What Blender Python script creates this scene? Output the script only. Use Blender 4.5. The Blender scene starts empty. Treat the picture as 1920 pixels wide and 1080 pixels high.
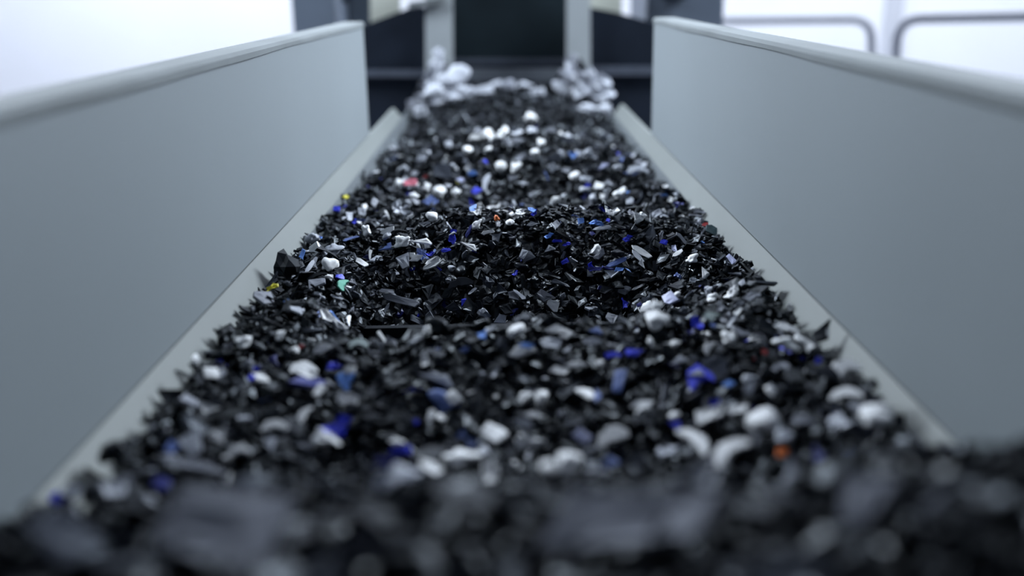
import bpy, bmesh, math, random
import numpy as np
from mathutils import Vector, Matrix, Quaternion

random.seed(11)
RNG = np.random.default_rng(23)
SC = bpy.context.scene
COL = SC.collection

# ------------------------------------------------------------------ camera
ZC = 1.24                       # camera height above the floor
FPX = 1900.0                    # focal length in pixels of a 1920 wide frame
VPX, VPY, ROLL = 947.8, -24.3, 0.0178
_n = np.array([(VPX - 960) / FPX, (540 - VPY) / FPX, -1.0]); _n /= np.linalg.norm(_n)
_g = np.array([-math.sin(ROLL), math.cos(ROLL), 0.0])
_u = _g - (_g @ _n) * _n; _u /= np.linalg.norm(_u)
_r = np.cross(_n, _u)
W2C = np.stack([_r, _n, _u], 1)          # world (x right, y along the trough, z up) -> camera axes
CAM = np.array([0.0, 0.0, ZC])
cd = bpy.data.cameras.new('camera')
cam = bpy.data.objects.new('camera', cd); COL.objects.link(cam)
cd.sensor_width = 36.0
cd.lens = FPX / 1920 * 36.0
cd.clip_start = 0.01
cd.dof.use_dof = True
cd.dof.focus_distance = 1.03
cd.dof.aperture_fstop = 2.35
m4 = Matrix([list(row) + [0] for row in W2C.T] + [[0, 0, 0, 1]])
m4.translation = Vector(CAM)
cam.matrix_world = m4
SC.camera = cam


def proj(p):
    c = (np.asarray(p, float) - CAM) @ W2C.T
    w = -c[..., 2]
    return np.stack([960 + FPX * c[..., 0] / w, 540 - FPX * c[..., 1] / w, w], -1)


def ray(px, py):
    v = W2C.T @ np.array([(px - 960) / FPX, (540 - py) / FPX, -1.0])
    return v / np.linalg.norm(v)


def at(px, py, y):                # the point of the plane y = const seen at a pixel of the photograph
    v = ray(px, py)
    return CAM + v * (y / v[1])


# ------------------------------------------------------------------ world, lights, exposure
SC.view_settings.view_transform = 'Standard'
SC.view_settings.look = 'None'
SC.view_settings.exposure = 0.0
SC.view_settings.gamma = 1.0
SC.view_settings.use_curve_mapping = False
SC.cycles.use_denoising = True
SC.cycles.max_bounces = 6
SC.cycles.sample_clamp_indirect = 4.0
w = bpy.data.worlds.new('hall_air'); SC.world = w; w.use_nodes = True
w.node_tree.nodes['Background'].inputs[0].default_value = (0.55, 0.66, 0.9, 1)
w.node_tree.nodes['Background'].inputs[1].default_value = 0.04


def area(name, loc, target, sx, sy, power, col, spread=180):
    l = bpy.data.lights.new(name, 'AREA'); l.shape = 'RECTANGLE'; l.size = sx; l.size_y = sy
    l.energy = power; l.color = col; l.spread = math.radians(spread)
    o = bpy.data.objects.new(name, l); COL.objects.link(o)
    o.location = loc
    o.rotation_euler = (Vector(target) - Vector(loc)).to_track_quat('-Z', 'Y').to_euler()
    return o


COOL = (0.80, 0.90, 1.0)
area('added_fill_left', (-1.5, 2.3, ZC + 1.15), (0.15, 1.62, ZC - 0.2), 0.5, 1.1, 42, COOL, 105)  # added fill from the left, brightens the right side panel
area('added_fill_right', (1.5, 2.3, ZC + 1.15), (-0.15, 1.62, ZC - 0.2), 0.5, 1.1, 46, COOL, 105)  # added fill from the right, brightens the left side panel
area('lamp_over_chute', (0.0, 2.5, ZC + 1.6), (0, 1.5, ZC - 0.3), 0.9, 0.3, 10, COOL)
area('added_wash_hall', (-1.9, 4.9, ZC + 1.9), (-1.9, 6.5, ZC - 0.3), 2.2, 0.5, 98, (0.87, 0.93, 1.0))  # added wash that brightens the back wall at left
area('added_wash_walkway', (2.3, 4.6, ZC + 1.9), (2.3, 6.5, ZC - 0.3), 2.6, 0.5, 108, (0.87, 0.93, 1.0))  # added wash that brightens the back wall behind the railings


# ------------------------------------------------------------------ helpers
def mat(name, col, rough=0.5, var=0.12, scale=40, bump=0.0, metal=0.0, spec=0.5, stretch=(1, 1, 1)):
    m = bpy.data.materials.new(name); m.use_nodes = True
    nt = m.node_tree; b = nt.nodes['Principled BSDF']
    tc = nt.nodes.new('ShaderNodeTexCoord'); mp = nt.nodes.new('ShaderNodeMapping')
    nz = nt.nodes.new('ShaderNodeTexNoise'); rp = nt.nodes.new('ShaderNodeValToRGB')
    mp.inputs['Scale'].default_value = stretch
    nz.inputs['Scale'].default_value = scale; nz.inputs['Detail'].default_value = 4
    nt.links.new(tc.outputs['Object'], mp.inputs['Vector']); nt.links.new(mp.outputs['Vector'], nz.inputs['Vector'])
    nt.links.new(nz.outputs['Fac'], rp.inputs['Fac'])
    rp.color_ramp.elements[0].position = 0.3; rp.color_ramp.elements[1].position = 0.7
    rp.color_ramp.elements[0].color = tuple(c * (1 - var) for c in col) + (1,)
    rp.color_ramp.elements[1].color = tuple(min(1, c * (1 + var)) for c in col) + (1,)
    nt.links.new(rp.outputs['Color'], b.inputs['Base Color'])
    b.inputs['Roughness'].default_value = rough; b.inputs['Metallic'].default_value = metal
    b.inputs['Specular IOR Level'].default_value = spec
    if spec < .3: b.inputs['Specular Tint'].default_value = (.72, .84, 1.0, 1)
    if bump:
        bp = nt.nodes.new('ShaderNodeBump'); bp.inputs['Strength'].default_value = bump; bp.inputs['Distance'].default_value = 0.002
        nt.links.new(nz.outputs['Fac'], bp.inputs['Height']); nt.links.new(bp.outputs['Normal'], b.inputs['Normal'])
    return m


def mesh(name, v, f, m, parent=None, smooth=False):
    me = bpy.data.meshes.new(name)
    me.from_pydata([tuple(map(float, p)) for p in v], [], [tuple(map(int, q)) for q in f]); me.update()
    if smooth: me.polygons.foreach_set('use_smooth', [True] * len(me.polygons))
    me.materials.append(m)
    o = bpy.data.objects.new(name, me); COL.objects.link(o)
    if parent is not None:
        o.parent = parent; o.matrix_parent_inverse = Matrix.Translation(-Vector(parent.location))
    return o


def thing(name, label, cat, loc, group=None):
    o = bpy.data.objects.new(name, None); COL.objects.link(o); o.location = loc; o.empty_display_size = 0.05
    return tag(o, label, cat, group)


def tag(o, label, cat, group=None, kind=None):
    o['label'] = label; o['category'] = cat
    if group: o['group'] = group
    if kind: o['kind'] = kind
    return o


def struct(o):
    o['kind'] = 'structure'; return o


def box_bm(x0, x1, y0, y1, z0, z1, bevel=0.0):
    bm = bmesh.new()
    bmesh.ops.create_cube(bm, size=1.0)
    for v in bm.verts:
        v.co = Vector(((x0 + x1) / 2 + v.co.x * (x1 - x0), (y0 + y1) / 2 + v.co.y * (y1 - y0), (z0 + z1) / 2 + v.co.z * (z1 - z0)))
    if bevel:
        bmesh.ops.bevel(bm, geom=bm.edges[:], offset=bevel, segments=2, affect='EDGES', profile=0.6)
    return bm


def from_bm(name, bm, m, parent=None, smooth=False):
    me = bpy.data.meshes.new(name); bm.normal_update(); bm.to_mesh(me); bm.free(); me.materials.append(m)
    if smooth: me.polygons.foreach_set('use_smooth', [True] * len(me.polygons))
    o = bpy.data.objects.new(name, me); COL.objects.link(o)
    if parent is not None:
        o.parent = parent; o.matrix_parent_inverse = Matrix.Translation(-Vector(parent.location))
    return o


def box(name, x0, x1, y0, y1, z0, z1, m, parent=None, bevel=0.003):
    return from_bm(name, box_bm(x0, x1, y0, y1, z0, z1, bevel), m, parent)


def sweep(name, prof, ys, m, parent=None, wob=None, smooth=False):
    """A closed (x, z) profile drawn along y; wob(i, y) gives a small (dx, dz) for profile point i."""
    v, f = [], []
    k = len(prof)
    for y in ys:
        for i, (x, z) in enumerate(prof):
            dx, dz = wob(i, y) if wob else (0, 0)
            v.append((x + dx, y, z + dz))
    for j in range(len(ys) - 1):
        for i in range(k):
            a, b = j * k + i, j * k + (i + 1) % k
            f.append((a, b, b + k, a + k))
    f.append(tuple(range(k))[::-1]); f.append(tuple((len(ys) - 1) * k + i for i in range(k)))
    bm = bmesh.new()
    vs = [bm.verts.new(p) for p in v]
    for q in f: bm.faces.new([vs[i] for i in q])
    bmesh.ops.recalc_face_normals(bm, faces=bm.faces[:])
    return from_bm(name, bm, m, parent, smooth)


def prism_y(name, pts, y0, y1, m, parent=None):
    """A polygon of (x, z) points with thickness along y."""
    return sweep(name, pts, [y0, y1], m, parent)


def tube(name, pts, r, m, parent=None, seg=14):
    """A round bar through points (already smooth)."""
    pts = [Vector(p) for p in pts]; v, f = [], []
    up = Vector((0, 1, 0.001)).normalized()
    for i, p in enumerate(pts):
        t = (pts[min(i + 1, len(pts) - 1)] - pts[max(i - 1, 0)]).normalized()
        a = t.cross(up).normalized(); b = t.cross(a)
        for k in range(seg):
            an = 2 * math.pi * k / seg
            v.append(p + a * (math.cos(an) * r) + b * (math.sin(an) * r))
    for i in range(len(pts) - 1):
        for k in range(seg):
            a, b = i * seg + k, i * seg + (k + 1) % seg
            f.append((a, b, b + seg, a + seg))
    f.append(tuple(range(seg))); f.append(tuple((len(pts) - 1) * seg + k for k in range(seg))[::-1])
    o = mesh(name, v, f, m, parent, smooth=True)
    return o


def fillet(a, b, c, r, n=8):      # corner b of the path a-b-c rounded off
    a, b, c = Vector(a), Vector(b), Vector(c)
    p0 = b + (a - b).normalized() * r; p1 = b + (c - b).normalized() * r
    return [(1 - t) ** 2 * p0 + 2 * t * (1 - t) * b + t * t * p1 for t in [k / n for k in range(n + 1)]]


M = {}
M['wallpaint'] = mat('white_wall_paint', (0.80, 0.82, 0.88), 0.8, 0.03, 1.2)
M['concrete'] = mat('pale_concrete', (0.55, 0.56, 0.6), 0.7, 0.1, 4)
M['panel'] = mat('grey_painted_steel', (0.188, 0.211, 0.225), 0.5, 0.03, 3, stretch=(1, 1, 0.5))
M['rim'] = mat('pale_steel_flange', (0.15, 0.164, 0.17), 0.8, 0.10, 9, spec=.31)
M['skirt'] = mat('pale_wiper_strip', (0.122, 0.134, 0.130), 0.6, 0.08, 14, stretch=(1, .3, 1))
M['skirtplate'] = mat('grey_skirt_steel', (0.082, 0.094, 0.104), 0.6, 0.08, 10)
M['gap'] = mat('seam_shade', (0.02, 0.022, 0.028), 0.7)  # near-black colour stands for the shade inside the open seam
M['belt'] = mat('black_conveyor_rubber', (0.006, 0.0065, 0.008), 0.6, 0.2, 60, bump=0.2, spec=.2)
M['darkplate'] = mat('dark_steel_plate', (0.010, 0.0135, 0.022), 0.6, 0.25, 7, spec=.2)
M['darkbar'] = mat('dark_grey_bar', (0.06, 0.07, 0.095), 0.5)
M['lip'] = mat('grey_lip_steel', (0.13, 0.145, 0.17), 0.5)
M['flap'] = mat('black_green_rubber', (0.009, 0.0145, 0.018), 0.6, 0.4, 5, spec=.2)
M['post'] = mat('light_grey_post', (0.38, 0.41, 0.43), 0.45, 0.06, 6)
M['cream'] = mat('cream_machine_paint', (0.60, 0.62, 0.55), 0.5, 0.05, 4)
M['column'] = mat('slate_grey_paint', (0.135, 0.165, 0.215), 0.5, 0.05, 3)
M['columndark'] = mat('dark_slate_paint', (0.075, 0.095, 0.125), 0.5, 0.05, 3)
M['rail'] = mat('grey_rail_paint', (0.42, 0.44, 0.50), 0.4, 0.06, 10)
M['joint'] = mat('grey_wall_trim', (0.52, 0.54, 0.60), 0.7, 0.04, 3)

# ------------------------------------------------------------------ the room
YB = 6.5
struct(box('floor', -5, 5, -0.6, YB + 0.1, -0.1, 0, M['concrete'], bevel=0))
struct(box('wall_back', -5, 5, YB, YB + 0.12, 0, 4.0, M['wallpaint'], bevel=0))
struct(box('wall_left', -5.12, -5, -0.6, YB + 0.12, 0, 4.0, M['wallpaint'], bevel=0))
struct(box('wall_right', 5, 5.12, -0.6, YB + 0.12, 0, 4.0, M['wallpaint'], bevel=0))
struct(box('ceiling', -5.12, 5.12, -0.6, YB + 0.12, 4.0, 4.1, M['wallpaint'], bevel=0))
p0, p1 = at(1664, 20, YB - 0.05), at(1697, 20, YB - 0.05)
struct(box('trim_1', p0[0], p1[0], YB - 0.03, YB, 0, 4.0, M['joint'], bevel=0.004))

# two bent tube railings on the right
for name, label, pix, y in (
        ('railing', 'grey tube railing with a rounded corner, ending left of the gap beside the column', [(1300, 44), (1634, 36), (1645, 200)], 4.4),
        ('railing', 'grey tube railing right of the gap, running out of the right edge', [(2300, 14), (1684, 36), (1682, 200)], 3.9)):
    a, b, c = (Vector(at(px, py, y)) for px, py in pix)
    a.y += 0.25 if pix[0][0] < 1500 else -0.5
    c = Vector((c.x + (0.03 if pix[0][0] < 1500 else 0), y, 0.012))
    r = thing(name, label, 'railing', (b.x, y, 0))
    path = [a + (b - a) * t for t in (0, .3, .6)] + fillet(a, b, c, 0.085) + [b + (c - b) * t for t in (.3, .6, 1.0)]
    tube('top_rail', path, 0.018, M['rail'], r)
    mid0 = b + (c - b) * 0.5
    tube('middle_rail', [mid0, mid0 + (a - b) * 0.5, mid0 + (a - b)], 0.014, M['rail'], r)
    e = a.copy(); e.z = 0.012
    tube('post', [a, (a + e) / 2, e], 0.018, M['rail'], r)
    for q in (c, e):
        from_bm('foot_plate', box_bm(q.x - .05, q.x + .05, q.y - .05, q.y + .05, 0.0, 0.012, 0.002), M['rail'], r)

# ------------------------------------------------------------------ the machine behind
def frontal(name, pix, y, depth, m, parent):
    return prism_y(name, [(at(px, py, y)[0], at(px, py, y)[2]) for px, py in pix], y, y + depth, m, parent)


HT = ZC + 0.62
lc = thing('machine_column', 'slate grey box column left of the trough end, against the bright hall', 'machine column', (-0.6, 3.15, 0))
a, b, c = at(547, 20, 3.05)[0], at(628, 20, 3.05)[0], at(700, 20, 3.3)[0]
box('column_body', a, b, 3.05, 3.4, 0, HT, M['column'], lc, 0.006)
box('side_cover', b + .002, c, 3.3, 3.37, 0.3, HT - 0.05, M['columndark'], lc, 0.006)
from_bm('base_plate', box_bm(a - .04, b + .04, 3.01, 3.44, 0, 0.015, .002), M['columndark'], lc)
pz = at(628, 4, 3.25)
box('junction_box', b - .004, pz[0] + .045, 3.2, 3.3, pz[2], pz[2] + .12, M['darkplate'], lc, 0.008)
rc = thing('machine_column', 'wide slate grey box column right of the trough end, beside the railing', 'machine column', (0.58, 3.15, 0))
a, b = at(1212, 20, 3.05)[0], at(1357, 20, 3.05)[0]
box('column_body', a, b, 3.05, 3.45, 0, HT, M['column'], rc, 0.006)
from_bm('base_plate', box_bm(a - .04, b + .04, 3.01, 3.49, 0, 0.015, .002), M['columndark'], rc)
q = at(1262, -2, 3.04)
box('junction_box', q[0] - .035, q[0] + .035, 3.0, 3.05, q[2], q[2] + .1, M['darkplate'], rc, 0.006)

YH = 2.95
hp = thing('discharge_chute', 'dark chute mouth with light posts and black flap at the far end of the trough', 'chute', (0, YH, 0))
frontal('dark_plate', [(640, 75), (690, 44), (772, 13), (800, 12), (800, 330), (640, 330)], YH, 0.012, M['darkplate'], hp)
frontal('dark_plate', [(1104, 13), (1160, 24), (1222, 42), (1275, 60), (1275, 330), (1104, 330)], YH, 0.012, M['darkplate'], hp)
frontal('post', [(797, -60), (847, -60), (849, 330), (799, 330)], YH - 0.03, 0.05, M['post'], hp)
frontal('post', [(1064, -60), (1107, -60), (1107, 330), (1064, 330)], YH - 0.03, 0.05, M['post'], hp)
frontal('flap', [(835, -70), (1080, -70), (1080, 112), (835, 112)], YH + 0.16, 0.008, M['flap'], hp)
frontal('back_plate', [(800, 100), (1110, 100), (1110, 330), (800, 330)], YH + 0.25, 0.01, M['darkplate'], hp)
frontal('lip_bar', [(845, 111), (1066, 111), (1066, 119), (845, 119)], YH + 0.14, 0.02, M['darkbar'], hp)
frontal('lip_plate', [(845, 129), (1066, 129), (1066, 152), (845, 152)], YH + 0.10, 0.02, M['lip'], hp)
frontal('cross_bar', [(640, 132), (797, 132), (797, 144), (640, 144)], YH - 0.02, 0.02, M['darkbar'], hp)
frontal('cross_bar', [(1107, 125), (1275, 125), (1275, 141), (1107, 141)], YH - 0.02, 0.02, M['darkbar'], hp)
frontal('cheek_plate', [(694, -60), (751, -60), (751, 60), (694, 60)], YH + 0.06, 0.012, M['cream'], hp)
frontal('cheek_plate', [(1070, -60), (1166, -60), (1166, 60), (1070, 60)], YH + 0.06, 0.012, M['cream'], hp)
frontal('edge_trim', [(765, 16), (833, 4), (833, -6), (765, 4)], YH - 0.045, 0.012, M['rim'], hp)

# ------------------------------------------------------------------ the conveyor trough
WX, HSEAM, HTOP = 0.25, 0.2495, 0.0566
YE = 1.80
conv = thing('conveyor_trough', 'long grey steel conveyor trough filled with shredded plastic', 'conveyor', (0, 1.0, ZC - 0.36))
ys = list(np.linspace(-0.25, YE, 60))
ph = [0.3, 2.1]
for s in (-1, 1):
    ye = YE + (0.03 if s < 0 else -0.03)
    yy = list(np.linspace(-0.25, ye, 70))
    sweep('side_panel', [(s * WX, ZC - HSEAM), (s * WX, ZC - HTOP - .002), (s * (WX + .004), ZC - HTOP - .002), (s * (WX + .004), ZC - HSEAM)], yy, M['panel'], conv)

    def wob(i, y, s=s):
        k = 0.0006 * math.sin(y * 7 + s) + 0.0003 * math.sin(y * 19 + 2 * s)
        return (s * 0.3 * k if i in (0, 1) else 0, k if i in (0, 8) else 0)
    sweep('rim', [(s * (WX - .0022), ZC - HTOP - .005), (s * (WX - .0022), ZC - HTOP + .000), (s * (WX + .002), ZC - HTOP + .003), (s * (WX + .034), ZC - HTOP + .003),
                  (s * (WX + .034), ZC - HTOP - .012), (s * (WX + .030), ZC - HTOP - .012), (s * (WX + .030), ZC - HTOP - .001), (s * (WX + .0005), ZC - HTOP - .001), (s * (WX - .0006), ZC - HTOP - .005)], yy, M['rim'], conv, wob)
    sweep('seam_shade_strip', [(s * (WX + .001), ZC - HSEAM), (s * (WX + .001), ZC - HSEAM - .003), (s * (WX + .003), ZC - HSEAM - .003), (s * (WX + .003), ZC - HSEAM)], yy, M['gap'], conv)  # dark strip behind the open groove, in place of its shade
    sweep('wiper_strip', [(s * WX, ZC - HSEAM - .0016), (s * .2325, ZC - .2715), (s * .234, ZC - .274), (s * (WX + .004), ZC - HSEAM - .006), (s * (WX + .004), ZC - HSEAM - .0016)], list(np.linspace(-0.25, 2.25, 40)), M['skirt'], conv)
    sweep('skirt_plate', [(s * .2325, ZC - .2715), (s * .195, ZC - .384), (s * .198, ZC - .384), (s * .2355, ZC - .2725)], list(np.linspace(-0.25, 2.6, 40)), M['skirtplate'], conv)
box('belt', -.205, .205, -0.25, 2.9, ZC - .40, ZC - .385, M['belt'], conv, 0)
prism_y('cleat', [(-.195, ZC - .386), (.195, ZC - .386), (.192, ZC - .309), (.186, ZC - .306), (-.186, ZC - .306), (-.192, ZC - .309)], .905, .913, M['belt'], conv)
for sx in (-1, 1):
    for yl in (0.0, 1.7):
        box('leg', sx * .235 - .02, sx * .235 + .02, yl - .02, yl + .02, 0, ZC - .384, M['column'], conv, .003)
    box('frame_rail', sx * .235 - .018, sx * .235 + .018, -0.25, 2.9, ZC - .44, ZC - .384, M['column'], conv, .003)

# ------------------------------------------------------------------ the heap: its surface
D_C = [.05, .20, .28, .34, .42, .50, .56, .64, .72, .78, .85, .92, 1.0, 1.06, 1.1, 1.18, 1.30, 1.45, 1.6, 1.75, 1.85, 2.0, 2.2, 2.5, 3.0]
H_C = [.155, .172, .180, .187, .226, .256, .270, .262, .243, .268, .322, .330, .282, .248, .236, .262, .285, .300, .268, .238, .260, .266, .238, .244, .262]
D_E = [.05, .30, .38, .46, .80, 1.2, 1.65, 2.2, 3.0]
H_EL = [.18, .19, .215, .252, .262, .272, .282, .285, .285]
H_ER = [.135, .148, .184, .236, .258, .270, .280, .285, .285]


def heap_h(x, d):
    """Depth of the heap's surface below the camera height."""
    hc = np.interp(d, D_C, H_C)
    he = np.where(x < 0, np.interp(d, D_E, H_EL), np.interp(d, D_E, H_ER))
    x0 = 0.02 * np.exp(-((d - 1.0) / .4) ** 2)
    nar = np.exp(-((d - .71) / .07) ** 2)                 # the front mound is narrower and sits right of the middle
    t = np.clip((np.abs(x - x0 - .014 * nar) - .07 + .025 * nar) / (.14 - .03 * nar), 0, 1)
    g = 1 - t * t * (3 - 2 * t)
    h = he + (hc - he) * g
    h = h + .048 * np.exp(-((x + .088) / .052) ** 2 - ((d - .86) / .075) ** 2)      # the hollow in front of the cleat
    h = h - .02 * np.exp(-((x - .14) / .05) ** 2 - ((d - .86) / .06) ** 2)
    h = h + .004 * np.sin(x * 61 + d * 23) * np.sin(d * 47 - x * 19) + .003 * np.sin(x * 120 + 2) * np.sin(d * 101)
    return np.minimum(h, .368)


def skirt_h(x):
    a = np.abs(x)
    return np.interp(a, [.195, .2325, .25, .2501, .3], [.384, .2715, .2511, -1, -1])


CELL = 0.002
GX0, GX1, GY0, GY1 = -.25, .25, .08, 2.9
NX, NY = int(round((GX1 - GX0) / CELL)), int(round((GY1 - GY0) / CELL))
cx = GX0 + (np.arange(NX) + .5) * CELL
cy = GY0 + (np.arange(NY) + .5) * CELL
XX, YY = np.meshgrid(cx, cy, indexing='ij')
HT_H = heap_h(XX, YY)
SUNK = 0.018
BASE = ZC - HT_H - SUNK
SK = ZC - skirt_h(XX)
HGT = np.maximum(BASE, np.where(np.abs(XX) > .199, SK, -9))
HGT = np.maximum(HGT, ZC - .384)
cl = (YY > .905) & (YY < .913) & (np.abs(XX) < .19)
HGT[cl] = np.maximum(HGT[cl], ZC - .306)

# ------------------------------------------------------------------ pieces of plastic: shapes of unit length
def ico(sub):
    bm = bmesh.new(); bmesh.ops.create_icosphere(bm, subdivisions=sub, radius=.5)
    v = np.array([p.co[:] for p in bm.verts]); f = [tuple(x.index for x in q.verts) for q in bm.faces]; bm.free()
    return v, f


ICO2, ICO3 = ico(2), ico(3)


def slab(ring, th, bend, twist, rs):
    """A thin irregular plate from its outline (fan with a middle ring), bent and twisted."""
    k = len(ring); ring = np.array(ring)
    cz = ring.mean(0)
    v = []
    for z, sc in ((th / 2, .94), (-th / 2, 1.0)):
        for p in ring: v.append([cz[0] + (p[0] - cz[0]) * sc, cz[1] + (p[1] - cz[1]) * sc, z])
        for p in ring: v.append([cz[0] + (p[0] - cz[0]) * sc * .5, cz[1] + (p[1] - cz[1]) * sc * .5, z])
        v.append([cz[0], cz[1], z])
    v = np.array(v)
    n = 2 * k + 1
    f = []
    for i in range(k):
        j = (i + 1) % k
        f += [(i, j, k + j, k + i), (k + i, k + j, 2 * k), (n + j, n + i, n + k + i, n + k + j), (n + k + j, n + k + i, n + 2 * k), (j, i, n + i, n + j)]
    v[:, 2] += bend * (v[:, 0] ** 2) * 2 + twist * v[:, 0] * v[:, 1] * 2
    w = rs.normal(0, th * .25, n)
    v[:n, 2] += w * .6; v[n:, 2] += w * .6
    return v, f


def norm_x(v):
    v = v - (v.max(0) + v.min(0)) / 2
    return v / (v[:, 0].max() - v[:, 0].min())


def make_protos():
    P = {k: [] for k in ('shard', 'sliver', 'curl', 'chunk', 'crumb', 'scrap')}
    rs = np.random.default_rng(5)
    for i in range(16):
        k = rs.integers(4, 8)
        an = np.sort(rs.uniform(0, 2 * math.pi, k) * .35 + np.linspace(0, 2 * math.pi, k, endpoint=False) * 1.0)
        r = rs.uniform(.55, 1, k)
        ring = np.stack([np.cos(an) * r, np.sin(an) * r * rs.uniform(.55, .9)], 1)
        P['shard'].append((norm_x(slab(ring, rs.uniform(.1, .2), rs.uniform(-.15, .15), rs.uniform(-.2, .2), rs)[0]), slab(ring, .1, 0, 0, rs)[1], False))
    for i in range(10):
        wd = rs.uniform(.09, .17)
        top = [(x, wd * rs.uniform(.5, 1.1) * (1 - .5 * abs(x) ** 3)) for x in (-.3, .05, .38)]
        bot = [(x, -wd * rs.uniform(.5, 1.1)) for x in (.4, 0, -.35)]
        ring = [(-.5, rs.uniform(-.03, .05))] + top + [(.5, rs.uniform(-.06, .06))] + bot
        P['sliver'].append((norm_x(slab(ring, rs.uniform(.05, .1), rs.uniform(-.2, .2), rs.uniform(-.6, .6), rs)[0]), slab(ring, .1, 0, 0, rs)[1], False))
    for i in range(8):                                  # crescents: a thick bent strip
        n = 9; arc = rs.uniform(.7, 1.7); th = rs.uniform(.09, .15); R = .5 / math.sin(arc / 2); cone = rs.uniform(-.5, .5)
        v, f = [], []
        for j in range(n):
            a = (j / (n - 1) - .5) * arc
            t = abs(j / (n - 1) * 2 - 1)
            wd = rs.uniform(.09, .19) * (1 - .65 * t ** 2.2) + .015
            hz = th / 2 * (1 - .4 * t)
            for rr, z in ((R - wd, -hz), (R - wd * .8, hz), (R + wd * .8, hz), (R + wd, -hz)):
                v.append((math.sin(a) * rr, math.cos(a) * rr, z + cone * (math.cos(a) * rr - R) * .6))
        for j in range(n - 1):
            for q in range(4):
                a, b = j * 4 + q, j * 4 + (q + 1) % 4
                f.append((a, b, b + 4, a + 4))
        f += [(3, 2, 1, 0), tuple((n - 1) * 4 + q for q in range(4))]
        P['curl'].append((norm_x(np.array(v)), f, False))
    for i in range(10):
        v = ICO3[0].copy() * 2; d = np.zeros(len(v))
        for q in range(5):
            k = rs.normal(0, 1.6, 3); d += .17 * np.sin(v @ k * 1.5 + rs.uniform(0, 6))
        for q in range(3):
            k = rs.normal(0, 4, 3); d += .055 * np.sin(v @ k * 1.5 + rs.uniform(0, 6))
        v = v * (1 + d)[:, None] * np.array([1, rs.uniform(.6, .85), rs.uniform(.4, .62)])
        P['chunk'].append((norm_x(v), ICO3[1], True))
    for i in range(8):
        v = ICO2[0].copy() * 2
        v = v * rs.uniform(.62, 1.25, len(v))[:, None] * np.array([1, rs.uniform(.7, .95), rs.uniform(.5, .8)])
        P['crumb'].append((norm_x(v), ICO2[1], False))
    for i in range(10):
        k = 13
        an = np.linspace(0, 2 * math.pi, k, endpoint=False) + rs.uniform(-.2, .2, k)
        r = .72 + .22 * np.sin(2 * an + rs.uniform(0, 6)) + .13 * np.sin(3 * an + rs.uniform(0, 6)) + rs.uniform(-.16, .16, k)
        ring = np.stack([np.cos(an) * r, np.sin(an) * r * rs.uniform(.5, .75)], 1)
        v, f = slab(ring, rs.uniform(.1, .16), rs.uniform(-.3, .3), rs.uniform(-.5, .5), rs)
        n = 2 * k + 1
        w = rs.normal(0, .07, n); v[:n, 2] += w; v[n:, 2] += w
        P['scrap'].append((norm_x(v), f, False))
    return P


PROT = make_protos()
SAMP = {}
for kind, lst in PROT.items():                      # points on each shape for letting it fall on the heap
    for i, (v, f, sm) in enumerate(lst):
        pts = [v]
        rs = np.random.default_rng(i)
        for q in f:
            p = v[list(q)]
            if kind in ('chunk',):
                continue
            ww = rs.dirichlet(np.ones(len(q)), 2); pts.append(ww @ p)
        SAMP[(kind, i)] = np.concatenate(pts)

COLOURS = {
    'black': (0.0018, 0.0021, 0.003), 'charcoal': (0.0085, 0.0095, 0.013), 'dark grey': (0.036, 0.04, 0.052),
    'grey': (0.17, 0.18, 0.215), 'pale grey': (0.42, 0.44, 0.50), 'white': (0.80, 0.81, 0.86),
    'blue': (0.012, 0.025, 0.55), 'dark blue': (0.010, 0.016, 0.16), 'light blue': (0.14, 0.30, 0.78), 'slate blue': (0.09, 0.14, 0.36),
    'yellow': (0.75, 0.68, 0.06), 'orange': (0.75, 0.16, 0.02), 'red': (0.45, 0.05, 0.05), 'pink': (0.60, 0.14, 0.20), 'green': (0.10, 0.42, 0.30), 'teal': (0.02, 0.05, 0.06),
    'grey green': (0.30, 0.36, 0.36), 'lilac': (0.40, 0.42, 0.62)}
PM = {k: mat(k.replace(' ', '_') + '_plastic', c, 0.33 if k in ('black', 'charcoal', 'dark grey') else 0.5, 0.3, 260, bump=0.04, spec=0.20 if k in ('black', 'charcoal', 'dark grey') else 0.4) for k, c in COLOURS.items()}
FAMILY = {'black': 'black', 'charcoal': 'black', 'dark grey': 'grey', 'grey': 'grey', 'pale grey': 'white', 'white': 'white', 'grey green': 'grey', 'lilac': 'grey',
          'blue': 'blue', 'dark blue': 'blue', 'light blue': 'blue', 'slate blue': 'blue', 'yellow': 'yellow', 'orange': 'orange', 'red': 'red', 'pink': 'red', 'green': 'green', 'teal': 'teal'}

PIECES = []       # dicts: kind, idx, rot (3x3 with scale), pos, colour, family, hero


def footprint(pts):
    ix = np.floor((pts[:, 0] - GX0) / CELL).astype(int); iy = np.floor((pts[:, 1] - GY0) / CELL).astype(int)
    ok = (ix >= 0) & (ix < NX) & (iy >= 0) & (iy < NY)
    return ix, iy, ok


def drop(kind, idx, A, x, y, sink=0.0, commit=True):
    """Lets a piece fall straight down onto the heap; returns its resting z."""
    P = SAMP[(kind, idx)] @ A.T
    P = P + np.array([x, y, 0])
    ix, iy, ok = footprint(P)
    if not ok.any(): return None
    ix, iy, z = ix[ok], iy[ok], P[ok, 2]
    dz = (HGT[ix, iy] - z)
    rest = np.max(dz) if len(dz) < 8 else np.partition(dz, -3)[-3]
    rest -= sink
    if commit:
        np.maximum.at(HGT, (ix, iy), z + rest)
    return rest


def frame(nrm, tan):
    nrm = nrm / np.linalg.norm(nrm); t = tan - (tan @ nrm) * nrm; t /= np.linalg.norm(t)
    return np.stack([t, np.cross(nrm, t), nrm], 1)


GX_, GY_ = np.gradient(ZC - HT_H, CELL)


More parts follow.
